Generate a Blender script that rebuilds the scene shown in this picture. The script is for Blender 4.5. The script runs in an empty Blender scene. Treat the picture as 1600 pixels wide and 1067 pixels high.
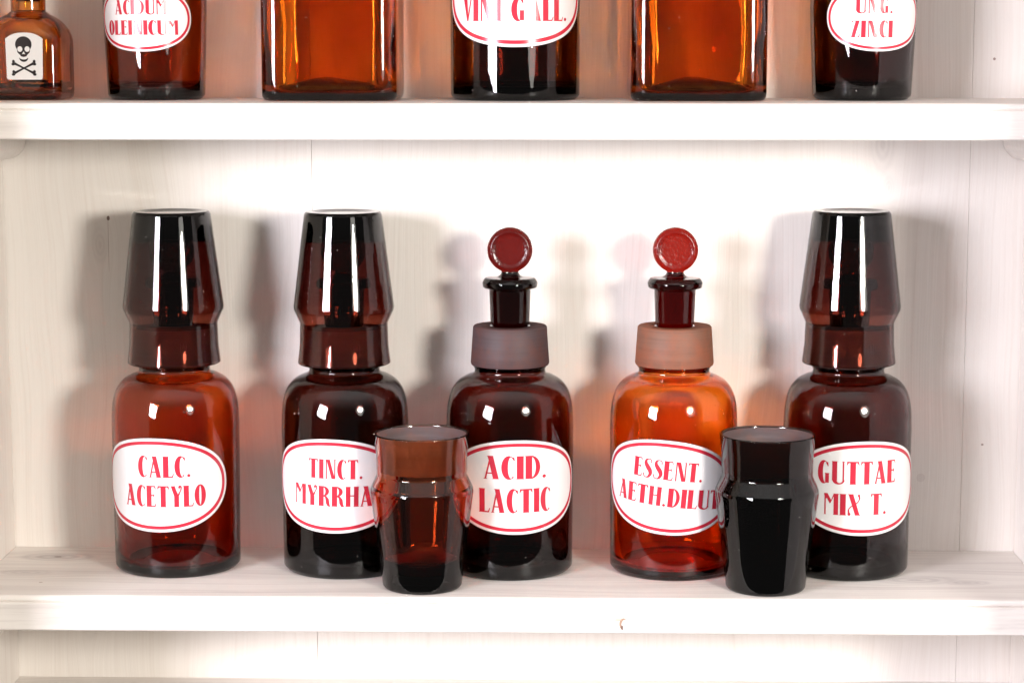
import bpy, bmesh, math, random
from mathutils import Vector, Matrix, noise

random.seed(7)
scene = bpy.context.scene
C = bpy.data.collections.new("apothecary_shelf")
scene.collection.children.link(C)
pi = math.pi
R = math.radians

# ------------------------------------------------------------------ helpers
def link(name, mesh, mats, parent=None, smooth=True):
    o = bpy.data.objects.new(name, mesh)
    C.objects.link(o)
    for m in (mats if isinstance(mats, (list, tuple)) else [mats]):
        mesh.materials.append(m)
    if smooth:
        mesh.polygons.foreach_set("use_smooth", [True] * len(mesh.polygons))
    if parent:
        o.parent = parent
    return o

def thing(name, label, cat, loc, group=None, rot=(0, 0, 0)):
    o = bpy.data.objects.new(name, None)
    o.empty_display_size = 0.02
    C.objects.link(o)
    o.location = loc
    o.rotation_euler = rot
    o["label"] = label
    o["category"] = cat
    if group:
        o["group"] = group
    return o

def dup(root, loc, label, mats=None, skip=()):
    """copy of a thing with copies of its parts; material per part name"""
    r = root.copy()
    C.objects.link(r)
    r.location = loc
    r["label"] = label
    for ch in list(root.children):
        if ch.name.split(".")[0] in skip:
            continue
        c = ch.copy()
        C.objects.link(c)
        c.parent = r
        key = c.name.split(".")[0]
        if mats and key in mats:
            c.material_slots[0].link = 'OBJECT'
            c.material_slots[0].material = mats[key]
    return r

def fillet(pts, n=6):
    """pts: (r, z, radius) polyline -> list of (r, z) with rounded corners"""
    out = []
    L = len(pts)
    for i, p in enumerate(pts):
        rad = p[2] if len(p) > 2 else 0
        if rad <= 0 or i == 0 or i == L - 1:
            out.append((p[0], p[1]))
            continue
        P = Vector(p[:2]); A = Vector(pts[i-1][:2]) - P; B = Vector(pts[i+1][:2]) - P
        la, lb = A.length, B.length
        A.normalize(); B.normalize()
        ang = A.angle(B)
        if ang > pi - 0.02:
            out.append((p[0], p[1])); continue
        t = min(rad / math.tan(ang / 2), la * 0.49, lb * 0.49)
        s, e = P + A * t, P + B * t
        for k in range(n + 1):
            u = k / n
            q = (1-u)**2 * s + 2*u*(1-u) * P + u*u * e
            out.append((q.x, q.y))
    return out

def spline(pts, sub=6):
    """Catmull-Rom through 2-D points"""
    out = []
    n = len(pts)
    for i in range(n - 1):
        p0 = Vector(pts[max(i-1, 0)]); p1 = Vector(pts[i]); p2 = Vector(pts[i+1]); p3 = Vector(pts[min(i+2, n-1)])
        for k in range(sub):
            t = k / sub
            q = 0.5*((2*p1) + (p2-p0)*t + (2*p0-5*p1+4*p2-p3)*t*t + (3*p1-p0-3*p2+p3)*t**3)
            out.append((q.x, q.y))
    out.append(tuple(pts[-1]))
    return out

def lathe(prof, seg=96, scale=0.001, wob=0.0, seed=0.0):
    """closed surface of revolution; prof in mm; points with r==0 become poles"""
    bm = bmesh.new()
    rings = []
    for (r, z) in prof:
        if r <= 1e-6:
            rings.append([bm.verts.new((0, 0, z*scale))])
        else:
            ring = []
            for k in range(seg):
                a = 2*pi*k/seg
                rr = r
                if wob:
                    rr = r * (1 + wob * noise.noise(Vector((math.cos(a)*1.3+seed, math.sin(a)*1.3, z*0.022))))
                ring.append(bm.verts.new((rr*scale*math.cos(a), rr*scale*math.sin(a), z*scale)))
            rings.append(ring)
    for a, b in zip(rings, rings[1:]):
        if len(a) == 1 and len(b) == 1:
            continue
        for k in range(seg):
            k2 = (k+1) % seg
            if len(a) == 1:
                bm.faces.new((a[0], b[k2], b[k]))
            elif len(b) == 1:
                bm.faces.new((a[k], a[k2], b[0]))
            else:
                bm.faces.new((a[k], a[k2], b[k2], b[k]))
    bmesh.ops.recalc_face_normals(bm, faces=bm.faces)
    me = bpy.data.meshes.new("m")
    bm.to_mesh(me); bm.free()
    return me

def box_bm(bm, x0, x1, y0, y1, z0, z1, bev=0.0, seg=2):
    v = [bm.verts.new((x, y, z)) for x in (x0, x1) for y in (y0, y1) for z in (z0, z1)]
    f = [(0,1,3,2),(4,6,7,5),(0,4,5,1),(2,3,7,6),(0,2,6,4),(1,5,7,3)]
    fs = [bm.faces.new([v[i] for i in q]) for q in f]
    if bev:
        es = set(e for q in fs for e in q.edges)
        bmesh.ops.bevel(bm, geom=list(es), offset=bev, segments=seg, profile=0.5, affect='EDGES')

def mesh_of(bm):
    bmesh.ops.recalc_face_normals(bm, faces=bm.faces)
    me = bpy.data.meshes.new("m")
    bm.to_mesh(me); bm.free()
    return me

def prism_x(prof, x0, x1, nx=1):
    """prof: closed (y, z) loop extruded along x"""
    bm = bmesh.new()
    rings = []
    for i in range(nx+1):
        x = x0 + (x1-x0)*i/nx
        rings.append([bm.verts.new((x, y, z)) for (y, z) in prof])
    n = len(prof)
    for a, b in zip(rings, rings[1:]):
        for k in range(n):
            bm.faces.new((a[k], a[(k+1) % n], b[(k+1) % n], b[k]))
    bm.faces.new(rings[0]); bm.faces.new(list(reversed(rings[-1])))
    return mesh_of(bm)

# ------------------------------------------------------------------ materials
def new_mat(name):
    m = bpy.data.materials.new(name)
    m.use_nodes = True
    nt = m.node_tree
    nt.nodes.clear()
    out = nt.nodes.new("ShaderNodeOutputMaterial")
    return m, nt, out

def glass(name, sigma, rough=0.0, bump=0.0, bscale=60.0, dust=0.0, above=None):
    """sigma: absorption per metre (r, g, b)"""
    m, nt, out = new_mat(name)
    g = nt.nodes.new("ShaderNodeBsdfGlass")
    g.inputs["Color"].default_value = (1, 1, 1, 1)
    g.inputs["Roughness"].default_value = rough
    g.inputs["IOR"].default_value = 1.5
    va = nt.nodes.new("ShaderNodeVolumeAbsorption")
    d = max(sigma) * 1.02
    va.inputs["Density"].default_value = d
    va.inputs["Color"].default_value = (1-sigma[0]/d, 1-sigma[1]/d, 1-sigma[2]/d, 1)
    nt.links.new(va.outputs[0], out.inputs["Volume"])
    tc = nt.nodes.new("ShaderNodeTexCoord")
    if bump:
        nz = nt.nodes.new("ShaderNodeTexNoise")
        nz.inputs["Scale"].default_value = bscale
        nz.inputs["Detail"].default_value = 2
        nt.links.new(tc.outputs["Object"], nz.inputs["Vector"])
        bp = nt.nodes.new("ShaderNodeBump")
        bp.inputs["Strength"].default_value = 1.0
        bp.inputs["Distance"].default_value = bump
        nt.links.new(nz.outputs["Fac"], bp.inputs["Height"])
        nt.links.new(bp.outputs[0], g.inputs["Normal"])
        if above is not None:
            # the moulded head is satin and pebbled, the plug below it is smooth
            sz = nt.nodes.new("ShaderNodeSeparateXYZ"); nt.links.new(tc.outputs["Object"], sz.inputs[0])
            mz = nt.nodes.new("ShaderNodeMapRange")
            mz.inputs["From Min"].default_value = above; mz.inputs["From Max"].default_value = above + 0.003
            nt.links.new(sz.outputs[2], mz.inputs["Value"])
            nt.links.new(mz.outputs[0], bp.inputs["Strength"])
            mz2 = nt.nodes.new("ShaderNodeMath"); mz2.operation = 'MULTIPLY'; mz2.inputs[1].default_value = rough
            nt.links.new(mz.outputs[0], mz2.inputs[0]); nt.links.new(mz2.outputs[0], g.inputs["Roughness"])
    surf = g.outputs[0]
    if dust:
        # sparse pale dust specks settled on the glass
        vo = nt.nodes.new("ShaderNodeTexVoronoi")
        vo.inputs["Scale"].default_value = 150
        nt.links.new(tc.outputs["Object"], vo.inputs["Vector"])
        lt = nt.nodes.new("ShaderNodeMath"); lt.operation = 'LESS_THAN'
        lt.inputs[1].default_value = 0.055
        nt.links.new(vo.outputs["Distance"], lt.inputs[0])
        sep = nt.nodes.new("ShaderNodeSeparateColor")
        nt.links.new(vo.outputs["Color"], sep.inputs[0])
        gt = nt.nodes.new("ShaderNodeMath"); gt.operation = 'GREATER_THAN'
        gt.inputs[1].default_value = 0.74
        nt.links.new(sep.outputs[0], gt.inputs[0])
        mu = nt.nodes.new("ShaderNodeMath"); mu.operation = 'MULTIPLY'
        nt.links.new(lt.outputs[0], mu.inputs[0]); nt.links.new(gt.outputs[0], mu.inputs[1])
        mu2 = nt.nodes.new("ShaderNodeMath"); mu2.operation = 'MULTIPLY'
        mu2.inputs[1].default_value = dust
        nt.links.new(mu.outputs[0], mu2.inputs[0])
        df = nt.nodes.new("ShaderNodeBsdfDiffuse")
        df.inputs["Color"].default_value = (0.55, 0.5, 0.46, 1)
        mx = nt.nodes.new("ShaderNodeMixShader")
        nt.links.new(mu2.outputs[0], mx.inputs[0])
        nt.links.new(g.outputs[0], mx.inputs[1]); nt.links.new(df.outputs[0], mx.inputs[2])
        surf = mx.outputs[0]
    nt.links.new(surf, out.inputs["Surface"])
    return m

def paint(name, col, rough=0.4, spec=0.5, coat=0.0, var=0.0):
    m, nt, out = new_mat(name)
    p = nt.nodes.new("ShaderNodeBsdfPrincipled")
    p.inputs["Base Color"].default_value = (*col, 1)
    p.inputs["Roughness"].default_value = rough
    p.inputs["Specular IOR Level"].default_value = spec
    p.inputs["Coat Weight"].default_value = coat
    p.inputs["Coat Roughness"].default_value = 0.08
    if var:
        tc = nt.nodes.new("ShaderNodeTexCoord")
        nz = nt.nodes.new("ShaderNodeTexNoise")
        nz.inputs["Scale"].default_value = 90
        nz.inputs["Detail"].default_value = 5
        nt.links.new(tc.outputs["Object"], nz.inputs["Vector"])
        mr = nt.nodes.new("ShaderNodeMix"); mr.data_type = 'RGBA'
        mr.inputs[6].default_value = (*[c*(1-var) for c in col], 1)
        mr.inputs[7].default_value = (*[min(1, c*(1+var)) for c in col], 1)
        nt.links.new(nz.outputs["Fac"], mr.inputs[0])
        nt.links.new(mr.outputs[2], p.inputs["Base Color"])
    nt.links.new(p.outputs[0], out.inputs["Surface"])
    return m

def frosted(name, tint, gray):
    """ground glass: scatters light both ways, faint horizontal grinding lines"""
    m, nt, out = new_mat(name)
    tc = nt.nodes.new("ShaderNodeTexCoord")
    mp = nt.nodes.new("ShaderNodeMapping")
    mp.inputs["Scale"].default_value = (16, 16, 620)
    nt.links.new(tc.outputs["Object"], mp.inputs["Vector"])
    nz = nt.nodes.new("ShaderNodeTexNoise")
    nz.inputs["Scale"].default_value = 1.0
    nz.inputs["Detail"].default_value = 3
    nt.links.new(mp.outputs[0], nz.inputs["Vector"])
    mr = nt.nodes.new("ShaderNodeMix"); mr.data_type = 'RGBA'
    mr.inputs[6].default_value = (*[c*0.45 for c in gray], 1)
    mr.inputs[7].default_value = (*[c*1.6 for c in gray], 1)
    nt.links.new(nz.outputs["Fac"], mr.inputs[0])
    n2 = nt.nodes.new("ShaderNodeTexNoise")
    n2.inputs["Scale"].default_value = 75; n2.inputs["Detail"].default_value = 6; n2.inputs["Roughness"].default_value = 0.7
    nt.links.new(tc.outputs["Object"], n2.inputs["Vector"])
    rr_ = nt.nodes.new("ShaderNodeMapRange")
    rr_.inputs["From Min"].default_value = 0.42; rr_.inputs["From Max"].default_value = 0.66
    nt.links.new(n2.outputs["Fac"], rr_.inputs["Value"])
    m2 = nt.nodes.new("ShaderNodeMix"); m2.data_type = 'RGBA'
    nt.links.new(rr_.outputs[0], m2.inputs[0]); nt.links.new(mr.outputs[2], m2.inputs[6])
    m2.inputs[7].default_value = (gray[0]*1.35+0.03, gray[1]*1.0, gray[2]*0.8, 1)
    df = nt.nodes.new("ShaderNodeBsdfDiffuse")
    nt.links.new(m2.outputs[2], df.inputs["Color"])
    bp = nt.nodes.new("ShaderNodeBump"); bp.inputs["Distance"].default_value = 0.0004; bp.inputs["Strength"].default_value = 0.8
    nt.links.new(n2.outputs["Fac"], bp.inputs["Height"]); nt.links.new(bp.outputs[0], df.inputs["Normal"])
    tr = nt.nodes.new("ShaderNodeBsdfTranslucent")
    tr.inputs["Color"].default_value = (*tint, 1)
    gl = nt.nodes.new("ShaderNodeBsdfGlossy")
    gl.inputs["Roughness"].default_value = 0.6
    gl.inputs["Color"].default_value = (0.8, 0.8, 0.8, 1)
    a = nt.nodes.new("ShaderNodeMixShader"); a.inputs[0].default_value = 0.45
    nt.links.new(df.outputs[0], a.inputs[1]); nt.links.new(tr.outputs[0], a.inputs[2])
    b = nt.nodes.new("ShaderNodeMixShader"); b.inputs[0].default_value = 0.04
    nt.links.new(a.outputs[0], b.inputs[1]); nt.links.new(gl.outputs[0], b.inputs[2])
    nt.links.new(b.outputs[0], out.inputs["Surface"])
    return m

def wood(name, grain, knots=(), base=(0.815, 0.772, 0.724), dark=(0.64, 0.56, 0.495), contrast=1.0, fs=1.0, marks=()):
    """white-washed pine. grain: 'X' or 'Z' long axis. knots: (across, along, size, strength)"""
    m, nt, out = new_mat(name)
    N, Lk = nt.nodes, nt.links
    def math_(op, a, b=None, clamp=False):
        n = N.new("ShaderNodeMath"); n.operation = op; n.use_clamp = clamp
        for i, v in enumerate((a, b)):
            if v is None: continue
            if isinstance(v, (int, float)): n.inputs[i].default_value = v
            else: Lk.new(v, n.inputs[i])
        return n.outputs[0]
    tc = N.new("ShaderNodeTexCoord")
    sp = N.new("ShaderNodeSeparateXYZ")
    Lk.new(tc.outputs["Object"], sp.inputs[0])
    if grain == 'Z':
        al, ac, dp = sp.outputs[2], sp.outputs[0], sp.outputs[1]
    else:
        al, ac, dp = sp.outputs[0], sp.outputs[1], sp.outputs[2]
    # knots: distances in the (across, along) plane, stretched along the grain
    kmask = None
    warp = None
    ring = None
    for (ka, kl, ks, st) in knots:
        da = math_('DIVIDE', math_('SUBTRACT', ac, ka), ks)
        dl = math_('DIVIDE', math_('SUBTRACT', al, kl), ks * 2.3)
        d = math_('SQRT', math_('ADD', math_('MULTIPLY', da, da), math_('MULTIPLY', dl, dl)))
        g = math_('MULTIPLY', math_('EXPONENT', math_('MULTIPLY', math_('MULTIPLY', d, d), -0.35)), ks * 0.9)
        w = math_('MULTIPLY', g, da)
        warp = w if warp is None else math_('ADD', warp, w)
        inside = math_('SUBTRACT', 1.15, d, True)
        rg = math_('ADD', 0.62, math_('MULTIPLY', math_('SINE', math_('MULTIPLY', d, 16.0)), 0.25))
        k = math_('MULTIPLY', math_('MULTIPLY', math_('POWER', inside, 0.6), rg), st)
        kmask = k if kmask is None else math_('MAXIMUM', kmask, k)
        core = math_('MULTIPLY', math_('LESS_THAN', d, 0.10), 1.0 if st > 0.74 else 0.0)
        ring = core if ring is None else math_('MAXIMUM', ring, core)
    acw = ac if warp is None else math_('SUBTRACT', ac, warp)
    # slow wander of the grain
    cw = N.new("ShaderNodeCombineXYZ")
    Lk.new(math_('MULTIPLY', ac, 9), cw.inputs[0]); Lk.new(math_('MULTIPLY', al, 5), cw.inputs[1]); Lk.new(dp, cw.inputs[2])
    nw = N.new("ShaderNodeTexNoise"); nw.inputs["Scale"].default_value = 1; nw.inputs["Detail"].default_value = 1
    Lk.new(cw.outputs[0], nw.inputs["Vector"])
    acw = math_('ADD', acw, math_('MULTIPLY', nw.outputs["Fac"], 0.03))
    def streak(fa, fl, detail, seed):
        fa = fa * fs
        cx = N.new("ShaderNodeCombineXYZ")
        Lk.new(math_('MULTIPLY', acw, fa), cx.inputs[0])
        Lk.new(math_('MULTIPLY', al, fl), cx.inputs[1])
        Lk.new(math_('ADD', math_('MULTIPLY', dp, fa), seed), cx.inputs[2])
        n = N.new("ShaderNodeTexNoise"); n.inputs["Scale"].default_value = 1
        n.inputs["Detail"].default_value = detail
        n.inputs["Roughness"].default_value = 0.6
        Lk.new(cx.outputs[0], n.inputs["Vector"])
        return n.outputs["Fac"]
    fine = streak(620, 7, 3, 0.3)
    mid = streak(130, 2.2, 3, 4.1)
    wide = streak(22, 1.2, 2, 9.7)
    def remap(v, a, b):
        r = N.new("ShaderNodeMapRange")
        r.inputs["From Min"].default_value = a; r.inputs["From Max"].default_value = b
        Lk.new(v, r.inputs["Value"])
        return r.outputs[0]
    s = math_('ADD', math_('MULTIPLY', remap(fine, 0.46, 0.72), 0.30 * contrast),
              math_('ADD', math_('MULTIPLY', remap(mid, 0.50, 0.78), 0.34 * contrast),
                    math_('MULTIPLY', remap(wide, 0.40, 0.75), 0.16 * contrast)), True)
    mc = N.new("ShaderNodeMix"); mc.data_type = 'RGBA'
    mc.inputs[6].default_value = (*base, 1); mc.inputs[7].default_value = (*dark, 1)
    Lk.new(s, mc.inputs[0])
    col = mc.outputs[2]
    if kmask is not None:
        mk = N.new("ShaderNodeMix"); mk.data_type = 'RGBA'
        Lk.new(kmask, mk.inputs[0]); Lk.new(col, mk.inputs[6])
        mk.inputs[7].default_value = (0.43, 0.385, 0.375, 1)
        col = mk.outputs[2]
        mk2 = N.new("ShaderNodeMix"); mk2.data_type = 'RGBA'
        Lk.new(ring, mk2.inputs[0]); Lk.new(col, mk2.inputs[6])
        mk2.inputs[7].default_value = (0.16, 0.08, 0.05, 1)
        col = mk2.outputs[2]
    for (mc_, mr_, mcol, mst) in marks:
        dd = None
        for k in range(3):
            q = math_('DIVIDE', math_('SUBTRACT', sp.outputs[k], mc_[k]), mr_[k])
            q = math_('MULTIPLY', q, q)
            dd = q if dd is None else math_('ADD', dd, q)
        mm = N.new("ShaderNodeMix"); mm.data_type = 'RGBA'
        Lk.new(math_('MULTIPLY', math_('LESS_THAN', dd, 1.0), mst), mm.inputs[0]); Lk.new(col, mm.inputs[6])
        mm.inputs[7].default_value = (*mcol, 1)
        col = mm.outputs[2]
    # tiny dark pores and nail specks
    cv = N.new("ShaderNodeCombineXYZ")
    Lk.new(math_('MULTIPLY', ac, 32), cv.inputs[0]); Lk.new(math_('MULTIPLY', al, 20), cv.inputs[1]); Lk.new(math_('MULTIPLY', dp, 30), cv.inputs[2])
    vo = N.new("ShaderNodeTexVoronoi"); vo.inputs["Scale"].default_value = 1
    Lk.new(cv.outputs[0], vo.inputs["Vector"])
    sc = N.new("ShaderNodeSeparateColor"); Lk.new(vo.outputs["Color"], sc.inputs[0])
    speck = math_('MULTIPLY', math_('LESS_THAN', vo.outputs["Distance"], 0.028), math_('GREATER_THAN', sc.outputs[0], 0.72))
    ms = N.new("ShaderNodeMix"); ms.data_type = 'RGBA'
    Lk.new(math_('MULTIPLY', speck, 0.75), ms.inputs[0]); Lk.new(col, ms.inputs[6])
    ms.inputs[7].default_value = (0.30, 0.19, 0.13, 1)
    p = N.new("ShaderNodeBsdfPrincipled")
    Lk.new(ms.outputs[2], p.inputs["Base Color"])
    p.inputs["Roughness"].default_value = 0.5
    p.inputs["Specular IOR Level"].default_value = 0.35
    bp = N.new("ShaderNodeBump")
    bp.inputs["Strength"].default_value = 0.5
    bp.inputs["Distance"].default_value = 0.0004
    Lk.new(math_('ADD', fine, math_('MULTIPLY', mid, 1.5)), bp.inputs["Height"])
    Lk.new(bp.outputs[0], p.inputs["Normal"])
    Lk.new(p.outputs[0], out.inputs["Surface"])
    return m

AMBER_RED = glass("amber_red_glass", (90, 330, 580), bump=0.00010, bscale=45, dust=0.6)
AMBER_ORANGE = glass("amber_orange_glass", (34, 215, 560), bump=0.00010, bscale=45, dust=0.6)
AMBER_DARK = glass("dark_amber_glass", (370, 720, 880), bump=0.00010, bscale=45, dust=0.6)
AMBER_DARK2 = glass("deep_brown_amber_glass", (290, 660, 850), bump=0.00010, bscale=45, dust=0.6)
CAP_DARK = glass("tumbler_brown_glass", (340, 690, 820), bump=0.00006, bscale=60, dust=0.5)
CAP_RED = glass("tumbler_amber_glass", (120, 400, 640), bump=0.00006, bscale=60, dust=0.5)
CAP_BLACK = glass("tumbler_black_brown_glass", (950, 1400, 1600), bump=0.00006, bscale=60, dust=0.5)
STOPPER = glass("stopper_glass", (190, 500, 540), rough=0.24, bump=0.0004, bscale=380, above=0.2125)
UP_DARK = glass("tall_dark_amber_glass", (430, 820, 950), bump=0.00010, bscale=40, dust=0.6)
UP_RED = glass("slim_amber_glass", (150, 400, 620), bump=0.00010, bscale=40, dust=0.6)
SQUARE = glass("square_amber_glass", (66, 188, 460), bump=0.0006, bscale=22, dust=0.7)
STOPPER_RED = glass("stopper_red_glass", (120, 430, 510), rough=0.24, bump=0.0004, bscale=380, above=0.2125)
SKULLG = glass("small_square_amber_glass", (62, 235, 600), bump=0.00022, bscale=35, dust=0.5)
WHITE = paint("label_white", (0.79, 0.775, 0.775), rough=0.22, spec=0.5, var=0.03)
RED = paint("label_red", (0.52, 0.028, 0.052), rough=0.22, spec=0.5, var=0.12)
BLACK = paint("label_black", (0.025, 0.02, 0.022), rough=0.2, spec=0.5)
SCREW = paint("screw_steel", (0.10, 0.09, 0.085), rough=0.4, spec=0.5)
COLLAR_BROWN = frosted("ground_glass_brown", (0.36, 0.12, 0.08), (0.105, 0.066, 0.070))
BAND = frosted("ground_glass_inside", (0.70, 0.42, 0.34), (0.15, 0.12, 0.125))
COLLAR_TAN = frosted("ground_glass_tan", (0.9, 0.42, 0.18), (0.27, 0.145, 0.095))

# ------------------------------------------------------------------ lettering
# every glyph: list of convex pieces in a cap-height-1 box, plus its advance width
def clip_half(poly, c, keep_less):
    out = []
    for i in range(len(poly)):
        a, b = poly[i], poly[(i+1) % len(poly)]
        ia = (a[0] <= c) if keep_less else (a[0] >= c)
        ib = (b[0] <= c) if keep_less else (b[0] >= c)
        if ia: out.append(a)
        if ia != ib:
            t = (c - a[0]) / (b[0] - a[0])
            out.append((c, a[1] + t*(b[1]-a[1])))
    return out

def strip(pts, ws):
    """variable-width stroke along a polyline -> quads"""
    L, Rr = [], []
    n = len(pts)
    for i in range(n):
        a = Vector(pts[max(i-1, 0)]); b = Vector(pts[min(i+1, n-1)])
        t = (b-a).normalized(); nn = Vector((-t.y, t.x)) * ws[i] / 2
        p = Vector(pts[i])
        L.append(tuple(p+nn)); Rr.append(tuple(p-nn))
    return [[L[i], L[i+1], Rr[i+1], Rr[i]] for i in range(n-1)]

def arcband(cx, cy, rx, ry, cxi, rxi, ryi, a0, a1, n=28):
    q = []
    for i in range(n+1):
        a = R(a0 + (a1-a0)*i/n)
        q.append(((cx+rx*math.cos(a), cy+ry*math.sin(a)), (cxi+rxi*math.cos(a), cy+ryi*math.sin(a))))
    return [[q[i][0], q[i+1][0], q[i+1][1], q[i][1]] for i in range(n)]

def disc(cx, cy, r, ry=None, n=14):
    ry = ry or r
    return [[(cx+r*math.cos(2*pi*k/n), cy+ry*math.sin(2*pi*k/n)) for k in range(n)]]

def quad(*p):
    return [list(p)]

TH = 0.068
def stem(x, w=0.262, y0=0.0, y1=1.0, s0=True, s1=True):
    h = w/2
    g = [quad((x-h, y0), (x+h, y0), (x+h, y1), (x-h, y1))]
    if s0: g.append(quad((x-h-0.035, y0), (x+h+0.035, y0), (x+h-0.01, y0+0.04), (x-h+0.01, y0+0.04)))
    if s1: g.append(quad((x-h-0.035, y1), (x-h+0.01, y1-0.04), (x+h-0.01, y1-0.04), (x+h+0.035, y1)))
    return g
def thin(x0, y0, x1, y1, w=TH):
    return [strip([(x0, y0), (x1, y1)], [w, w])]

def glyph(ch):
    if ch == 'I': return stem(0.14), 0.28
    if ch == 'L':
        return stem(0.14) + [quad((0.2, 0), (0.47, 0), (0.47, 0.058), (0.2, 0.058)), quad((0.40, 0), (0.47, 0), (0.53, 0.19), (0.50, 0.19))], 0.50
    if ch == 'T':
        return stem(0.30, s1=False) + [quad((0.02, 0.938), (0.58, 0.938), (0.58, 1.0), (0.02, 1.0)),
            quad((0.0, 0.84), (0.03, 0.84), (0.12, 0.98), (0.03, 0.99)), quad((0.57, 0.84), (0.60, 0.84), (0.57, 0.99), (0.48, 0.98))], 0.60
    if ch == 'E':
        return stem(0.14) + [quad((0.2, 0), (0.47, 0), (0.47, 0.058), (0.2, 0.058)), quad((0.40, 0), (0.47, 0), (0.52, 0.18), (0.49, 0.18)),
            quad((0.2, 0.942), (0.46, 0.942), (0.46, 1.0), (0.2, 1.0)), quad((0.48, 0.83), (0.50, 0.83), (0.46, 1.0), (0.39, 1.0)),
            quad((0.2, 0.525), (0.37, 0.515), (0.37, 0.57), (0.2, 0.57)), quad((0.40, 0.44), (0.42, 0.44), (0.42, 0.64), (0.40, 0.64)), quad((0.34, 0.525), (0.41, 0.47), (0.41, 0.62), (0.34, 0.56))], 0.52
    if ch == 'H':
        return stem(0.13, 0.225) + stem(0.53, 0.225) + [quad((0.21, 0.52), (0.45, 0.51), (0.45, 0.572), (0.21, 0.572))], 0.66
    if ch == 'N':
        return thin(0.10, 0.0, 0.10, 0.98) + [quad((0.03, 0), (0.17, 0), (0.13, 0.03), (0.07, 0.03)), quad((0.03, 1.0), (0.10, 0.93), (0.29, 1.0), (0.20, 1.0)),
            quad((0.10, 1.0), (0.40, 0.0), (0.60, 0.0), (0.30, 1.0))] + thin(0.585, 0.02, 0.585, 0.98) + [quad((0.50, 1.0), (0.55, 0.96), (0.62, 0.96), (0.66, 1.0))], 0.66
    if ch == 'M':
        return thin(0.09, 0.0, 0.09, 0.95) + [quad((0.02, 0), (0.16, 0), (0.12, 0.03), (0.06, 0.03)),
            quad((0.04, 1.0), (0.32, 0.52), (0.40, 0.66), (0.20, 1.0)), quad((0.32, 0.52), (0.36, 0.56), (0.56, 1.0), (0.50, 1.0)),
            quad((0.03, 0.98), (0.07, 0.80), (0.16, 0.74), (0.20, 1.0))] + stem(0.61, 0.215), 0.74
    if ch == 'A':
        return thin(0.09, 0.02, 0.30, 0.98) + [quad((0.18, 1.0), (0.40, 0.0), (0.62, 0.0), (0.40, 1.0)), quad((0.11, 0.23), (0.42, 0.22), (0.42, 0.278), (0.12, 0.278)),
            quad((0.0, 0), (0.18, 0), (0.13, 0.035), (0.05, 0.035)), quad((0.36, 0), (0.66, 0), (0.60, 0.035), (0.41, 0.035)), quad((0.14, 1.0), (0.22, 0.95), (0.38, 0.96), (0.42, 1.0))], 0.66
    if ch == 'C':
        return [arcband(0.29, 0.5, 0.29, 0.515, 0.365, 0.115, 0.455, 52, 308), strip([(0.44, 0.94), (0.50, 0.80)], [0.10, 0.03]), disc(0.435, 0.08, 0.035)], 0.52
    if ch == 'O':
        return [arcband(0.30, 0.5, 0.30, 0.515, 0.30, 0.06, 0.455, 0, 360, 40)], 0.60
    if ch == 'G':
        return [arcband(0.29, 0.5, 0.29, 0.515, 0.365, 0.115, 0.455, 48, 290), strip([(0.45, 0.93), (0.51, 0.76)], [0.11, 0.03])] + stem(0.46, 0.18, 0.03, 0.46, False, True), 0.62
    if ch == 'D':
        return stem(0.14) + [arcband(0.22, 0.5, 0.38, 0.5, 0.22, 0.20, 0.455, 90, -90)], 0.62
    if ch == 'R':
        return stem(0.14) + [arcband(0.22, 0.74, 0.32, 0.26, 0.22, 0.14, 0.215, 90, -90), strip([(0.27, 0.51), (0.38, 0.47), (0.45, 0.34), (0.47, 0.18), (0.52, 0.04), (0.60, 0.0)], [0.05, 0.10, 0.17, 0.18, 0.13, 0.04])], 0.62
    if ch == 'Y':
        return stem(0.31, 0.235, 0.0, 0.5, True, False) + [quad((0.03, 1.0), (0.21, 0.46), (0.41, 0.50), (0.22, 1.0)), quad((0.0, 1.0), (0.06, 0.96), (0.22, 0.96), (0.26, 1.0)),
            strip(spline([(0.36, 0.48), (0.45, 0.66), (0.53, 0.82), (0.54, 0.95), (0.46, 0.99), (0.42, 0.90)]), [0.08]*6+[0.05]*12+[0.06]*13), disc(0.45, 0.92, 0.05)], 0.60
    if ch == 'U':
        return stem(0.14, 0.235, 0.16, 1.0, False, True) + [arcband(0.325, 0.18, 0.285, 0.195, 0.38, 0.14, 0.13, 180, 360, 20)] + thin(0.55, 0.17, 0.55, 0.98) + [quad((0.47, 1.0), (0.52, 0.96), (0.58, 0.96), (0.63, 1.0))], 0.64
    if ch == 'S':
        c = spline([(0.45, 0.80), (0.43, 0.93), (0.30, 0.985), (0.16, 0.92), (0.13, 0.76), (0.24, 0.58), (0.38, 0.40), (0.42, 0.22), (0.32, 0.05), (0.18, 0.01), (0.06, 0.08), (0.04, 0.22)], 5)
        n = len(c) - 1
        w = []
        for i in range(n+1):
            u = i/n
            w.append(0.05 + 0.19*max(0, math.cos((u-0.5)*pi/0.62))**1.3 if abs(u-0.5) < 0.31 else 0.05)
        return [strip(c, w), disc(0.445, 0.83, 0.03, 0.06), disc(0.05, 0.18, 0.03, 0.06)], 0.52
    if ch == 'V':
        return [quad((0.04, 1.0), (0.26, 0.0), (0.33, 0.0), (0.27, 1.0)), quad((0.0, 1.0), (0.06, 0.96), (0.27, 0.96), (0.31, 1.0))] + thin(0.30, 0.03, 0.50, 0.98) + [quad((0.42, 1.0), (0.47, 0.96), (0.54, 0.96), (0.58, 1.0))], 0.56
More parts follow.
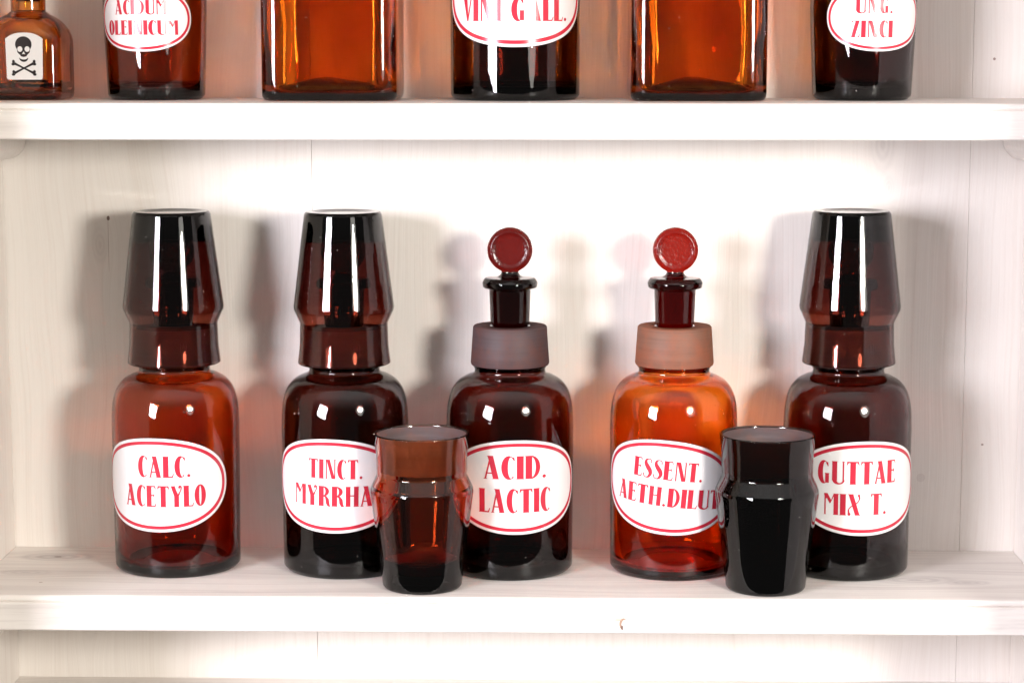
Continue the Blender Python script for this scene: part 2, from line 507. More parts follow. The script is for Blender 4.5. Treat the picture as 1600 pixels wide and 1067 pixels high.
    if ch == 'Z':
        return [quad((0.02, 0.0), (0.24, 0.0), (0.50, 1.0), (0.28, 1.0)), quad((0.06, 0.96), (0.3, 0.96), (0.3, 1.0), (0.06, 1.0)), quad((0.02, 0.82), (0.05, 0.82), (0.14, 0.99), (0.06, 0.99)),
            quad((0.2, 0.0), (0.48, 0.0), (0.48, 0.04), (0.2, 0.04)), quad((0.41, 0), (0.48, 0), (0.54, 0.2), (0.51, 0.2))], 0.54
    if ch == 'X':
        return [quad((0.06, 1.0), (0.38, 0.0), (0.60, 0.0), (0.28, 1.0)), quad((0.02, 1.0), (0.08, 0.96), (0.28, 0.96), (0.32, 1.0)), quad((0.34, 0), (0.66, 0), (0.60, 0.035), (0.40, 0.035)),
            strip(spline([(0.08, 0.10), (0.08, 0.28), (0.20, 0.42), (0.34, 0.50), (0.50, 0.62), (0.58, 0.78), (0.56, 0.94)]), [0.07]*6+[0.05]*24+[0.07]*7), disc(0.10, 0.06, 0.07, 0.075), disc(0.55, 0.93, 0.055, 0.065)], 0.66
    if ch == '.': return [disc(0.10, 0.075, 0.075)], 0.22
    if ch == ' ': return [], 0.34
    raise ValueError(ch)

def text_pieces(s, width, height, x0c, yb, gap=0.055):
    """pieces placed so that the line is `width` wide, centred on x0c, baseline yb"""
    x = 0.0
    items = []
    for ch in s:
        g, w = glyph(ch)
        items.append((g, x))
        x += w + gap
    total = x - gap
    kx = width / total
    out = []
    for g, xo in items:
        for piece in g:
            out.append([[((p[0]+xo-total/2)*kx + x0c, p[1]*height + yb) for p in poly] for poly in piece])
    return out

def oval(a, b, n=120, e=2.12):
    pts = []
    for k in range(n):
        t = 2*pi*k/n
        c, s = math.cos(t), math.sin(t)
        pts.append((a*math.copysign(abs(c)**(2/e), c), b*math.copysign(abs(s)**(2/e), s)))
    return pts

def label_mesh(radius_fn, zc, ang, tilt, a, b, lines, thick=0.35, margin=2.0, ringw=2.6, xstep=2.0):
    """enamel label wrapped on a bottle (mm). radius_fn(z)->outer radius. ang: azimuth of centre, 0 = facing -Y.
    lines: (text, width, height, centre offset, baseline)"""
    bm = bmesh.new()
    ct, st = math.cos(tilt), math.sin(tilt)
    def put(u, v, h):
        uu, vv = u*ct - v*st, u*st + v*ct
        z = zc + vv
        r = radius_fn(z)
        th = ang + uu / r
        rr = r + h
        return ((rr*math.sin(th))*0.001, (-rr*math.cos(th))*0.001, z*0.001)
    # body of the label: concentric rings of the oval, slightly domed edge
    rings = []
    n = 120
    spec = [(1.0, 0.02), (1.0, thick*0.7), (0.993, thick)] + [(f, thick) for f in (0.93, 0.85, 0.72, 0.58, 0.43, 0.28, 0.13)]
    base = oval(a, b, n)
    for f, h in spec:
        rings.append([bm.verts.new(put(x*f, y*f, h)) for (x, y) in base])
    for A, B in zip(rings, rings[1:]):
        for k in range(n):
            bm.faces.new((A[k], A[(k+1) % n], B[(k+1) % n], B[k]))
    bm.faces.new(rings[-1])
    for f in bm.faces: f.material_index = 0; f.smooth = True
    # red border
    o1 = oval(a-margin, b-margin, n); o2 = oval(a-margin-ringw, b-margin-ringw*0.92, n)
    h = thick + 0.05
    m1 = [((p[0]+q[0])/2, (p[1]+q[1])/2) for p, q in zip(o1, o2)]
    R1 = [bm.verts.new(put(x, y, h)) for x, y in o1]
    RM = [bm.verts.new(put(x, y, h)) for x, y in m1]
    R2 = [bm.verts.new(put(x, y, h)) for x, y in o2]
    for A, B in ((R1, RM), (RM, R2)):
        for k in range(n):
            f = bm.faces.new((A[k], A[(k+1) % n], B[(k+1) % n], B[k])); f.material_index = 1; f.smooth = True
    i = 0
    for (s, w, hh, xo, yb) in lines:
        for piece in text_pieces(s, w, hh, xo, yb):
            i += 1
            lift = thick + 0.06 + 0.012*(i % 12)
            for poly in piece:
                x0 = min(p[0] for p in poly); x1 = max(p[0] for p in poly)
                k0, k1 = math.floor(x0/xstep), math.ceil(x1/xstep)
                for k in range(k0, max(k1, k0+1)):
                    q = clip_half(clip_half(poly, k*xstep, False), (k+1)*xstep, True) if k1 - k0 > 1 else poly
                    if len(q) < 3: continue
                    ar = sum(q[j][0]*q[(j+1) % len(q)][1] - q[(j+1) % len(q)][0]*q[j][1] for j in range(len(q)))
                    if abs(ar) < 1e-5: continue
                    if ar < 0: q = q[::-1]
                    f = bm.faces.new([bm.verts.new(put(x, y, lift)) for x, y in q])
                    f.material_index = 1; f.smooth = True
    me = bpy.data.meshes.new("label")
    bm.to_mesh(me); bm.free()
    return me

# ------------------------------------------------------------------ shelf unit
WALL_Y, SH_F = 0.0443, -0.1030
ZU, ZL, ZB = 0.333, 0.0, -0.1000
XL, XR = -0.372, 0.370
unit = thing("wooden_shelf_unit", "white-washed pine shelf unit with visible grain, holding all the amber bottles", "shelf unit", (0, 0, 0))

def shelf_profile(z):
    f = SH_F
    p = [(WALL_Y-0.0002, z), (f+0.0046, z)]
    for k in range(1, 7):
        a = pi/2*k/6
        p.append((f+0.0046-0.0030*math.sin(a), z-0.0028*(1-math.cos(a))))
    p += [(f+0.0016, z-0.0034), (f+0.0026, z-0.0042), (f+0.0006, z-0.0047), (f, z-0.0052), (f, z-0.0231), (f+0.0008, z-0.0239), (WALL_Y-0.0002, z-0.0239)]
    return p

W_SHELF_L = wood("pine_lower_shelf", 'X', knots=[(0.012, -0.333, 0.012, 0.95), (-0.036, -0.345, 0.008, 0.6), (-0.045, 0.283, 0.013, 0.70), (-0.052, 0.318, 0.007, 0.7)], dark=(0.585, 0.53, 0.50), contrast=1.7, fs=0.45,
    marks=[((0.0775, SH_F, -0.0172), (0.0028, 0.002, 0.0042), (0.34, 0.20, 0.13), 0.9), ((0.0788, SH_F, -0.0178), (0.0026, 0.002, 0.0037), (0.74, 0.71, 0.69), 1.0),
           ((0.0766, SH_F, -0.0196), (0.0008, 0.002, 0.0016), (0.16, 0.09, 0.07), 0.9), ((0.0742, SH_F, -0.0142), (0.0028, 0.002, 0.0007), (0.48, 0.34, 0.25), 0.7), ((0.0822, SH_F, -0.0190), (0.0040, 0.002, 0.0006), (0.55, 0.45, 0.38), 0.6)])
W_SHELF_U = wood("pine_upper_shelf", 'X', dark=(0.585, 0.53, 0.50), contrast=1.5, fs=0.45)
W_BACK = wood("pine_back_panel", 'Z', contrast=0.62, knots=[(-0.303, 0.226, 0.006, 0.30), (0.267, 0.300, 0.009, 0.33), (0.272, 0.268, 0.004, 0.2), (-0.318, -0.055, 0.007, 0.25), (0.325, 0.62, 0.012, 0.6)],
    marks=[((-0.2965, WALL_Y, 0.2455), (0.0011, 0.002, 0.0017), (0.13, 0.06, 0.04), 0.9), ((-0.2968, WALL_Y, 0.226), (0.00028, 0.002, 0.020), (0.30, 0.20, 0.15), 0.45),
           ((0.3455, WALL_Y, 0.361), (0.0010, 0.002, 0.0010), (0.25, 0.15, 0.12), 0.8), ((0.3005, WALL_Y, 0.055), (0.0032, 0.002, 0.0032), (0.60, 0.53, 0.50), 0.35), ((0.3450, WALL_Y, 0.080), (0.0010, 0.002, 0.0008), (0.28, 0.2, 0.16), 0.8)])
W_SIDE = wood("pine_side_panel", 'Z')

for z, mt in ((ZL, W_SHELF_L), (ZU, W_SHELF_U), (ZB, W_SHELF_U)):
    link("shelf", prism_x(shelf_profile(z), XL+0.0003, XR-0.0003), mt, unit, smooth=False)
for x0, x1 in ((XL-0.02, -0.14695), (-0.1467, 0.3302), (0.33035, XR+0.02)):
    bm = bmesh.new()
    box_bm(bm, x0, x1, WALL_Y, WALL_Y+0.012, -0.30, 0.66, 0.00015, 1)
    link("back_board", mesh_of(bm), W_BACK, unit, smooth=False)
for x0, x1, yf in ((XL-0.022, XL, -0.205), (XR, XR+0.022, -0.245)):
    bm = bmesh.new()
    box_bm(bm, x0, x1, yf, WALL_Y-0.0003, -0.30, 0.66, 0.0015, 2)
    link("side_panel", mesh_of(bm), W_SIDE, unit, smooth=False)
bm = bmesh.new()
box_bm(bm, XL-0.03, XR+0.03, -0.252, WALL_Y+0.014, 0.6603, 0.685, 0.003, 2)
link("top_board", mesh_of(bm), W_SHELF_U, unit, smooth=False)

# cleats under the shelves, rounded at the lower free corner, with a slotted screw
def cleat_mesh(s):
    prof = [(0, 0), (0.0165, 0)]
    for k in range(0, 9):
        a = pi/2*k/8
        prof.append((0.0165-0.014+0.014*math.cos(a), -0.006-0.014*math.sin(a)))
    prof.append((0, -0.020))
    bm = bmesh.new()
    ra = [bm.verts.new((s*x, -0.075, z)) for x, z in prof]
    rb = [bm.verts.new((s*x, WALL_Y-0.0006, z)) for x, z in prof]
    n = len(prof)
    for k in range(n):
        bm.faces.new((ra[k], ra[(k+1) % n], rb[(k+1) % n], rb[k]))
    bm.faces.new(ra); bm.faces.new(rb[::-1])
    return mesh_of(bm)
for zt in (ZU-0.0241, ZL-0.0241):
    for s, xx in ((1, XL+0.0002), (-1, XR-0.0002)):
        c = link("cleat", cleat_mesh(s), W_SIDE, unit, smooth=False)
        c.location = (xx, 0, zt)
        bm = bmesh.new()
        box_bm(bm, -0.0006, 0.0006, -0.0004, 0.0004, -0.0030, 0.0030, 0.0002, 1)
        sc_ = link("screw", mesh_of(bm), SCREW, c, smooth=False)
        sc_.location = (s*0.0085, -0.0752, -0.0065)

# small open knot on the front edge of the lower shelf: a chipped oval plug with a dark rim

# ------------------------------------------------------------------ lower row: stoppered bottles
body_out = [(0, 1.6), (24, 1.6, 3), (34, 0.1, 3), (42.2, 0.1, 2.2), (44.7, 3.2, 3), (44.8, 16, 0), (44.9, 40, 0), (45.1, 80, 0), (45.2, 104, 8)]
shoulder = spline([(45.0, 108), (44.75, 114), (43.6, 122), (41.0, 129.8), (36.5, 135.6), (31.0, 138.9), (27.2, 140.4)], 5)
neck = [(25.3, 141.3), (25.0, 143.2), (25.3, 144.8), (27.2, 147.2), (27.7, 148.6), (26.0, 173.6), (25.3, 174.5), (14.2, 174.5), (12.8, 173.4)]
inner = [(13.0, 171.5), (16.0, 169.5), (19.8, 166.0), (21.0, 156), (21.3, 146), (22.0, 141)] + spline([(23.5, 139.0), (27.5, 136.2), (33.5, 133.2), (38.4, 127.5), (40.6, 120.5), (41.3, 112), (41.4, 104)], 4) + \
        [(41.0, 72), (39.3, 36)] + spline([(38.2, 18), (37.0, 8.6), (32, 5.0), (24, 4.4)], 4) + [(12, 5.0), (0, 5.6)]
BOT_PROF = fillet(body_out, 5) + shoulder + neck + inner
bottle_me = lathe(BOT_PROF, 112, wob=0.005)

# ground collar: thin frosted skin over the neck ring
collar_prof = [(25.25, 146.0)]
cp = [(27.35, 147.1), (27.82, 148.6), (26.12, 173.7), (25.4, 174.62), (14.4, 174.62)]
cpi = [(14.4, 174.56), (25.36, 174.56), (26.06, 173.66), (27.76, 148.6), (27.3, 147.14)]
collar_me = lathe(cp + cpi + [cp[0]], 96)

def stopper_mesh():
    prof = fillet([(0, 152), (11.2, 152, 1.5), (11.9, 173.2, 0.8), (12.6, 174.75, 0.8), (13.8, 176.6, 1.6), (14.7, 200.6, 0.8), (19.0, 201.6, 1.2),
                   (19.6, 205.2, 1.8), (17.6, 208.6, 1.6), (9.0, 208.9, 2.0), (6.1, 211.5, 2), (6.0, 215.5, 0), (4.0, 219, 0), (0, 220)], 5)
    m1 = lathe(prof, 72)
    # disc finial facing front: flat-sided, rounded rim, shallow dished face
    d = fillet([(0, -5.2), (10.5, -5.4, 1.0), (13.2, -6.3, 1.5), (15.9, -3.6, 3.5), (16.0, 3.6, 3.5), (13.2, 6.3, 1.5), (10.5, 5.4, 1.0), (0, 5.2)], 5)
    m2 = lathe(d, 72)
    m2.transform(Matrix.Translation((0, 0, 0.2282)) @ Matrix.Rotation(pi/2, 4, 'X'))
    bm = bmesh.new()
    bm.from_mesh(m1); bm.from_mesh(m2)
    me = bpy.data.meshes.new("stopper_raw"); bm.to_mesh(me); bm.free()
    o = bpy.data.objects.new("tmp", me); C.objects.link(o)
    r = o.modifiers.new("r", 'REMESH'); r.mode = 'VOXEL'; r.voxel_size = 0.00045
    s = o.modifiers.new("s", 'SMOOTH'); s.factor = 0.5; s.iterations = 8
    dg = bpy.context.evaluated_depsgraph_get()
    res = bpy.data.meshes.new_from_object(o.evaluated_get(dg))
    bpy.data.objects.remove(o)
    for m in (m1, m2, me): bpy.data.meshes.remove(m)
    return res
stopper_me = stopper_mesh()

GB = "round amber apothecary bottles on the lower shelf"
bottles = [
    ("reddish amber bottle marked CALC. ACETYLO under an upturned tumbler", (-0.2404, -0.0101, 0.0001), AMBER_RED, COLLAR_BROWN, -9.0, 0,
     [("CALC.", 38, 15, 6.0, 5.7), ("ACETYLO", 60, 15, 5.4, -15.2)]),
    ("very dark bottle marked TINCT. MYRRHAE under an upturned tumbler", (-0.1190, -0.0110, 0.0001), AMBER_DARK, COLLAR_BROWN, -8, -1,
     [("TINCT.", 39, 13.7, 3.2, 5.4), ("MYRRHAE", 67, 14.2, 4.6, -14.0)]),
    ("dark bottle marked ACID. LACTIC with brown ground collar and disc stopper", (-0.0013, -0.0125, 0.0001), AMBER_DARK2, COLLAR_BROWN, 7.5, 0,
     [("ACID.", 46, 16.3, -1.0, 6.0), ("LACTIC", 52, 16.8, -1.0, -17.7)]),
    ("bright orange bottle marked ESSENT. AETH.DILUT with tan ground collar and disc stopper", (0.1151, -0.0110, 0.0001), AMBER_ORANGE, COLLAR_TAN, -10, -5,
     [("ESSENT.", 50.0, 13.4, 0.8, 5.6), ("AETH.DILUT", 79, 13.4, 2.0, -13.2)]),
    ("dark bottle marked GUTTAE MIX T. under an upturned tumbler", (0.2385, -0.0090, 0.0001), AMBER_DARK2, COLLAR_BROWN, 9, 0,
     [("GUTTAE", 57.5, 16.0, -4.4, 3.2), ("MIX T.", 45.5, 15.0, -6.0, -18.6)]),
]
proto = None
for i, (lab, loc, gm, cm, ang, tilt, lines) in enumerate(bottles):
    if proto is None:
        t = thing("apothecary_bottle", lab, "bottle", loc, GB)
        link("glass_body", bottle_me, gm, t)
        link("ground_collar", collar_me, cm, t)
        link("stopper", stopper_me, STOPPER, t)
        proto = t
    else:
        t = dup(proto, loc, lab, mats={"glass_body": gm, "ground_collar": cm}, skip=("label",))
    lb = label_mesh(lambda z: 45.38, 67.0 - (0.5 if i == 4 else 0), R(ang), R(tilt), 54.0, 33.2, lines)
    link("label", lb, [WHITE, RED], t, smooth=False)
    if i == 3:
        for c in t.children:
            if c.name.startswith("stopper"):
                c.material_slots[0].link = 'OBJECT'; c.material_slots[0].material = STOPPER_RED

# ------------------------------------------------------------------ tumblers (they are the dust caps of the bottles)
tum_out = fillet([(0, 1.2), (18, 1.2, 2), (22.5, 0.1, 1), (26.3, 0.1, 1.6), (27.5, 2.0, 2), (35.6, 67.2, 3.2), (35.3, 69.6, 2.4), (31.0, 79.0, 3.6), (31.2, 84, 0), (31.4, 94, 0), (32.9, 107.2, 0.5), (32.2, 107.9, 0.4)], 5)
tum_in = fillet([(32.2, 107.9), (30.9, 107.3, 0.5), (29.2, 94, 0), (28.9, 84, 0), (28.9, 79.6, 2.0), (32.4, 70.6, 1.6), (32.2, 67.4, 2.0), (25.4, 20.0, 8), (15, 11.6, 5), (0, 10.9)], 5)
tum_me = lathe(tum_out + tum_in[1:], 112, wob=0.005, seed=3.0)
bo = [(28.80, 82.0), (28.80, 84.0), (29.10, 94.0), (30.70, 106.6)]
band_me = lathe(bo + [(r-0.06, z) for r, z in reversed(bo)] + [bo[0]], 96)
GT = "conical amber glass tumblers with a waisted rim"
tumblers = [
    ("upturned black-brown tumbler capping the CALC. ACETYLO bottle", (-0.2404, -0.0101, 0.2552), CAP_DARK, True),
    ("upturned dark tumbler capping the TINCT. MYRRHAE bottle", (-0.1190, -0.0110, 0.2552), CAP_DARK, True),
    ("upturned dark tumbler capping the GUTTAE MIX T. bottle", (0.2385, -0.0090, 0.2562), CAP_DARK, True),
    ("upright reddish amber tumbler in front of the ACID. LACTIC bottle", (-0.0608, -0.0690, 0.0001), CAP_RED, False),
    ("upright black tumbler in front of the GUTTAE MIX T. bottle", (0.1763, -0.0690, 0.0001), CAP_BLACK, False),
]
for lab, loc, gm, flip in tumblers:
    t = thing("glass_tumbler", lab, "tumbler", loc, GT, rot=(pi if flip else 0, 0, 0))
    o = link("tumbler_glass", tum_me if not flip else tum_me, [], t)
    if len(tum_me.materials) == 0:
        tum_me.materials.append(CAP_DARK)
    o.material_slots[0].link = 'OBJECT'
    o.material_slots[0].material = gm
    link("ground_band", band_me, [], t)
if True:
    band_me.materials.append(BAND)

# ------------------------------------------------------------------ upper row
def jar_profile(rb, rt, h_body, h_neck, rn, wall=3.2, heel=3.0):
    """gently tapered jar with rounded shoulder, neck and rolled lip"""
    out = fillet([(0, 1.8), (rb*0.55, 1.8, 2), (rb*0.74, 0.3, 2), (rb-heel, 0.3, heel), (rb, heel, heel), (rt, h_body*0.5, 0), (rt, h_body, 0)], 5)
    sh = spline([(rt, h_body+0.01), (rt*0.985, h_body+6), (rt*0.9, h_body+14), (rt*0.72, h_body+20), (rn+2, h_body+23), (rn, h_body+26)], 5)
    nk = fillet([(rn, h_body+26.1), (rn, h_body+h_neck, 1), (rn+5, h_body+h_neck+1, 1), (rn+5, h_body+h_neck+5, 1.5), (rn-2, h_body+h_neck+5, 1), (rn-3, h_body+h_neck)], 4)
    ins = [(rn-3, h_body+26)] + spline([(rn-1.5, h_body+21.5), (rt*0.68, h_body+17), (rt*0.9-wall, h_body+11), (rt-wall, h_body)], 4) + \
          [(rt-wall, h_body*0.5)] + spline([(rb-wall, 14), (rb-wall-2, 8.5), (rb*0.7, 6.4), (rb*0.4, 6.6)], 4) + [(0, 7.2)]
    return out + sh + nk + ins

GU = "round labelled jars on the upper shelf"
def jar(name, lab, x, y, gm, rb, rt, hb, hn, rn, seed, lz, ang, a, b, lines, ring=2.6, margin=2.0):
    t = thing(name, lab, "bottle", (x, y, ZU), GU)
    link("glass_body", lathe(jar_profile(rb, rt, hb, hn, rn), 112, wob=0.0025, seed=seed), gm, t)
    slope = (rt-rb) / (hb*0.5)
    lb = label_mesh(lambda z: min(rt, rb + slope*max(0, z-3)) + 0.35, lz, R(ang), 0, a, b, lines, margin=margin, ringw=ring)
    link("label", lb, [WHITE, RED], t, smooth=False)
    sp_ = fillet([(0, hb+8), (rn-5, hb+8, 1), (rn-3.4, hb+hn+5.2, 0.5), (rn+1, hb+hn+5.4, 1), (rn+3, hb+hn+9, 2), (8, hb+hn+13, 2), (7, hb+hn+20, 2), (16, hb+hn+24, 3), (16, hb+hn+32, 4), (0, hb+hn+35)], 5)
    link("stopper", lathe(sp_, 64), STOPPER, t)
    return t
jar("apothecary_jar", "slim amber-red jar marked ACIDUM OLEINICUM next to the skull bottle", -0.2496, -0.006, UP_RED, 33.8, 36.0, 120, 42, 17, 1.0, 56.0, -6, 37.0, 22.6,
    [("ACIDUM", 38, 9.8, -0.6, 2.6), ("OLEINICUM", 53, 9.8, -0.4, -11.2)], ring=1.9, margin=1.4)
jar("apothecary_jar", "wide black jar marked VINI GALL. between the two square bottles", 0.0022, -0.006, UP_DARK, 45.1, 45.2, 125, 45, 22, 5.0, 70.0, 1, 57.0, 33.5,
    [("VINI GALL.", 80, 15.5, 0, -16)], ring=2.8)
jar("apothecary_jar", "slim black jar marked UNG. ZINCI at the right end of the upper shelf", 0.2439, -0.006, UP_DARK, 34.2, 36.8, 120, 42, 17, 9.0, 57.0, 10, 38.0, 23.4,
    [("UNG.", 26, 10.8, -3.6, 2.2), ("ZINCI", 29, 11.3, -5.0, -14.0)], ring=1.9, margin=1.4)

# square bottles: lofted rounded squares
def sq_ring(w, r, z, bow=0.0, n=8, m=6):
    """rounded square of half-width w, corner radius r; bow: inward sag of the flat sides"""
    pts = []
    for q in range(4):
        cx, cy = [(1, -1), (1, 1), (-1, 1), (-1, -1)][q]
        a0 = -pi/2 + q*pi/2
        for k in range(n+1):
            a = a0 + pi/2*k/n
            pts.append((cx*(w-r)+r*math.cos(a), cy*(w-r)+r*math.sin(a)))
        # side between this corner and the next
        nx, ny = [(1, 0), (0, 1), (-1, 0), (0, -1)][q]
        tx, ty = -ny, nx
        for k in range(1, m):
            u = -1 + 2*k/m
            d = w - bow*(1-u*u)
            pts.append((nx*d + tx*u*(w-r), ny*d + ty*u*(w-r)))
    return [(x*0.001, y*0.001, z*0.001) for x, y in pts]

def loft(rings, cap0, cap1):
    bm = bmesh.new()
    R_ = [[bm.verts.new(p) for p in r] for r in rings]
    n = len(R_[0])
    for A, B in zip(R_, R_[1:]):
        for k in range(n):
            bm.faces.new((A[k], A[(k+1) % n], B[(k+1) % n], B[k]))
    for ring, z in ((R_[0], cap0), (R_[-1], cap1)):
        c = bm.verts.new((0, 0, z*0.001))
        for k in range(n):
            bm.faces.new((ring[k], ring[(k+1) % n], c))
    return mesh_of(bm)

def square_bottle(w, h, rc, wall, neck_r, neck_h, floor_c, floor_e, sh=22):
    rings = []
    # underside with shallow punt
    for f, z in ((0.35, 2.6), (0.6, 2.0), (0.8, 0.5)):
        rings.append(sq_ring(w*f, rc*f, z))
    rings += [sq_ring(w-3.2, rc*0.85, 0.25), sq_ring(w-1.4, rc*0.95, 1.0), sq_ring(w-0.3, rc, 3.0), sq_ring(w, rc, 6, 0.1)]
    for k in range(1, 8):
        z = 6 + (h-6)*k/7
        rings.append(sq_ring(w, rc, z, 0.7*math.sin(pi*min(1, max(0, (z-4)/(h-4))))**0.5))
    for k in range(1, 9):
        a = pi/2*k/8
        f = math.sin(a)
        ww = w*math.cos(a)**0.75*1.0 if k < 8 else 0
        ww = max(ww, neck_r + 1.0*(8-k))
        rc_k = rc + (ww - rc)*(k/8.0)
        rings.append(sq_ring(ww, min(ww*0.999, max(rc_k, rc)), h + sh*f))
    zt = h + sh
    rr = lambda r, z: sq_ring(r, r*0.9995, z)
    rings += [rr(neck_r, zt+1.5), rr(neck_r, zt+neck_h*0.6), rr(neck_r+0.3, zt+neck_h), rr(neck_r+2.8, zt+neck_h+1), rr(neck_r+3.2, zt+neck_h+3), rr(neck_r+2.6, zt+neck_h+5), rr(neck_r-1.5, zt+neck_h+5.2), rr(neck_r-2.8, zt+neck_h+4)]
    rings += [rr(neck_r-3, zt+neck_h*0.5), rr(neck_r-2.8, zt-1)]
    for k in range(7, 0, -1):
        a = pi/2*k/8
        ww = max(w*math.cos(a)**0.75, neck_r + 1.0*(8-k)) - wall
        rc_k = max(rc-wall*0.5, 1) + (ww - rc)*(k/8.0)
        rings.append(sq_ring(ww, min(ww*0.999, max(rc_k, 1.5)), h + sh*math.sin(a) - wall*math.sin(a)))
    ri = max(rc*1.15, 2)
    for z in (h, h*0.75, h*0.58, h*0.42, h*0.3, h*0.2, floor_e+9, floor_e+4):
        rings.append(sq_ring(w-wall, ri, z, 0.4))
    rings += [sq_ring(w-wall-0.8, ri, floor_e+1.5, 0.3), sq_ring(w-wall-3, ri, floor_e)]
    for f in (0.85, 0.65, 0.4, 0.2):
        rings.append(sq_ring((w-wall)*f, ri*f, floor_e + (floor_c-floor_e)*(1-f**2)))
    for i in range(len(rings)):
        if i >= len(rings) - 12:
            rings[i] = [(x*(1-0.045*max(0, noise.noise(Vector((x*38+3, y*38, z*30))))), y*(1-0.10*abs(noise.noise(Vector((x*30, y*30+7, z*26))))), z) for x, y, z in rings[i]]
    return loft(rings, 2.8, floor_c)

sq_me = square_bottle(46.5, 120, 13, 4.2, 17, 22, 16.0, 5.0)
sq_st = lathe(fillet([(0, 130), (12.2, 130, 1), (13.4, 168.8, 0.4), (18, 169.4, 1), (19, 174, 2), (9, 177, 2), (8, 184, 2), (16, 188, 3), (16, 196, 4), (0, 199)], 5), 64)
GS = "large square amber bottles on the upper shelf"
t = thing("square_bottle", "large square amber bottle between the ACIDUM OLEINICUM and VINI GALL. jars", "bottle", (-0.1242, -0.0085, ZU), GS)
link("glass_body", sq_me, SQUARE, t); link("stopper", sq_st, STOPPER, t)
dup(t, (0.1280, -0.0085, ZU), "large square amber bottle between the VINI GALL. and UNG. ZINCI jars")

# small poison bottle with skull label
sk = thing("poison_bottle", "small square amber bottle with a skull and crossbones label", "bottle", (-0.3376, -0.010, ZU))
sk_me = square_bottle(26.5, 41, 7.5, 3.0, 12.0, 16, 7.0, 3.0, sh=20)
link("glass_body", sk_me, SKULLG, sk)
link("stopper", lathe(fillet([(0, 68), (8.3, 68, 1), (8.9, 82.4, 0.4), (14, 82.8, 1), (14.5, 92, 2), (0, 94)], 5), 48), STOPPER, sk)

def skull_label():
    bm = bmesh.new()
    Y0 = -26.9
    def face(poly, h, mi):
        ar = sum(poly[j][0]*poly[(j+1) % len(poly)][1] - poly[(j+1) % len(poly)][0]*poly[j][1] for j in range(len(poly)))
        if ar < 0: poly = poly[::-1]
        f = bm.faces.new([bm.verts.new((x*0.001, (Y0-h)*0.001, z*0.001)) for x, z in poly]); f.material_index = mi
    # outline: arched top, rounded corners (x across, z up, centre 0)
    out = []
    for k in range(7):
        a = pi + pi/2*k/6; out.append((-12.4+1.5+1.5*math.cos(a), -15.7+1.5+1.5*math.sin(a)))
    for k in range(7):
        a = -pi/2 + pi/2*k/6; out.append((12.4-1.5+1.5*math.cos(a), -15.7+1.5+1.5*math.sin(a)))
    for k in range(15):
        a = k/14; x = 12.9 - 25.8*a
        out.append((x, 12.2 + 4.2*(1-abs(2*a-1)**2.6)))
    n = len(out)
    A = [bm.verts.new((x*0.001, (Y0+0.35)*0.001, z*0.001)) for x, z in out]
    B = [bm.verts.new((x*0.001, (Y0)*0.001, z*0.001)) for x, z in out]
    for k in range(n): bm.faces.new((A[k], A[(k+1) % n], B[(k+1) % n], B[k]))
    bm.faces.new(B)
    def ell(cx, cy, rx, ry, m=28): return [(cx+rx*math.cos(2*pi*k/m), cy+ry*math.sin(2*pi*k/m)) for k in range(m)]
    sx = -0.4
    face(ell(sx, 8.3, 5.7, 5.5), 0.05, 1)
    face([(sx-4.6, 5.6), (sx-4.3, 3.0), (sx-2.6, 1.2), (sx+2.6, 1.2), (sx+4.3, 3.0), (sx+4.6, 5.6)], 0.07, 1)
    face([(sx-2.6, 1.8), (sx-2.0, 0.2), (sx, -0.3), (sx+2.0, 0.2), (sx+2.6, 1.8)], 0.06, 1)
    face(ell(sx-2.5, 5.1, 1.75, 1.9), 0.10, 0); face(ell(sx+2.5, 5.1, 1.75, 1.9), 0.10, 0)
    face([(sx, 3.6), (sx-1.15, 1.5), (sx, 1.9), (sx+1.15, 1.5)][:3], 0.10, 0); face([(sx, 3.6), (sx, 1.9), (sx+1.15, 1.5)], 0.10, 0)
    # jaw: crescent
    for q in strip([(sx+3.1*math.cos(a), -0.2-2.6*math.sin(a)) for a in [R(12+156*k/16) for k in range(17)]], [0.15+1.5*math.sin(pi*k/16) for k in range(17)]):
        face(q, 0.08, 1)
    for s in (1, -1):
        for q in strip([(sx-6.6*s+13.2*s*k/8, -4.6-6.6*k/8) for k in range(9)], [1.8, 1.55, 1.35, 1.25, 1.2, 1.25, 1.35, 1.55, 1.8]):
            face(q, 0.09 if s > 0 else 0.12, 1)
        for e in (0, 1):
            bx, bz = (sx-7.0*s, -4.4) if e == 0 else (sx+7.0*s, -11.4)
            d = -s if e == 0 else s
            face(ell(bx+0.15*d, bz+1.05, 1.0, 1.2, 14), 0.14+0.02*e, 1)
            face(ell(bx+0.35*d, bz-0.75, 1.25, 0.95, 14), 0.18+0.02*e, 1)
    me = bpy.data.meshes.new("skull_label"); bm.to_mesh(me); bm.free()
    return me
lb = link("label", skull_label(), [WHITE, BLACK], sk, smooth=False)
lb.location = (0.0028, 0, 0.0300)

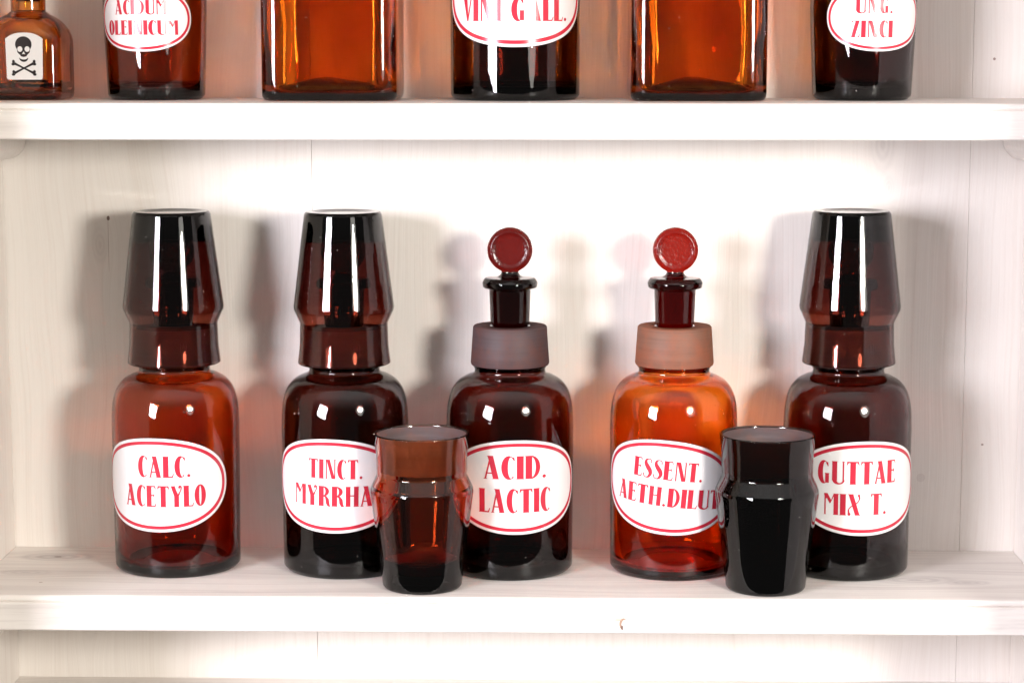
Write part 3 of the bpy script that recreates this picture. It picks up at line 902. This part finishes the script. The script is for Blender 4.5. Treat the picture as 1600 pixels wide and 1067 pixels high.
# ------------------------------------------------------------------ lights: two studio lamps in front, left softbox and right round lamp
def lamp(name, loc, target, shape, size, power, col, roll=0.0):
    l = bpy.data.lights.new(name, 'AREA')
    l.shape = shape; l.size = size
    l.energy = power; l.color = col
    o = bpy.data.objects.new(name, l); C.objects.link(o)
    d = Vector(target) - Vector(loc)
    o.rotation_euler = (d.to_track_quat('-Z', 'Y').to_matrix() @ Matrix.Rotation(roll, 3, 'Z')).to_euler()
    o.location = loc
    return o
lamp("softbox", (-1.30, -1.65, 0.45), (0, 0, 0.15), 'SQUARE', 0.60, 59, (0.94, 0.91, 1.0), R(-10))
lamp("round_lamp", (0.83, -1.45, 0.44), (0, 0, 0.15), 'DISK', 0.28, 22.5, (1.0, 0.95, 0.87))
lamp("lamp_reflector", (0.87, -1.50, 0.44), (0, 0, 0.15), 'DISK', 0.52, 3.5, (1.0, 0.95, 0.88))

w = bpy.data.worlds.new("World"); scene.world = w; w.use_nodes = True
bg = w.node_tree.nodes["Background"]
# dim room: dark floor and walls, a pale ceiling that bounces the lamps back down
wn, wl = w.node_tree.nodes, w.node_tree.links
wt = wn.new("ShaderNodeTexCoord"); ws = wn.new("ShaderNodeSeparateXYZ")
wl.new(wt.outputs["Generated"], ws.inputs[0])
wr = wn.new("ShaderNodeMapRange"); wr.interpolation_type = 'SMOOTHSTEP'
wr.inputs["From Min"].default_value = 0.15; wr.inputs["From Max"].default_value = 0.75
wr.inputs["To Min"].default_value = 0.10; wr.inputs["To Max"].default_value = 1.3
wl.new(ws.outputs[2], wr.inputs["Value"])
bg.inputs[0].default_value = (1.0, 0.955, 0.93, 1)
wl.new(wr.outputs[0], bg.inputs[1])

# ------------------------------------------------------------------ camera
cam = bpy.data.cameras.new("camera")
cam.sensor_width = 36.0; cam.lens = 76.5; cam.clip_start = 0.05; cam.clip_end = 20
co = bpy.data.objects.new("camera", cam); C.objects.link(co)
co.location = (0.0321, -1.53856, 0.37128)
co.rotation_euler = (pi/2 - R(7.763), 0, R(1.2))
scene.camera = co

scene.render.engine = 'CYCLES'
cy = scene.cycles
cy.use_denoising = True
try: cy.denoiser = 'OPENIMAGEDENOISE'
except Exception: pass
cy.caustics_reflective = True; cy.caustics_refractive = True
cy.max_bounces = 24; cy.transmission_bounces = 20; cy.glossy_bounces = 8; cy.diffuse_bounces = 4
cy.transparent_max_bounces = 12; cy.volume_bounces = 0
cy.sample_clamp_indirect = 0.0
cy.blur_glossy = 0.0
vs = scene.view_settings
vs.view_transform = 'Standard'; vs.look = 'None'; vs.exposure = 0.0; vs.gamma = 1.0
vs.use_curve_mapping = False
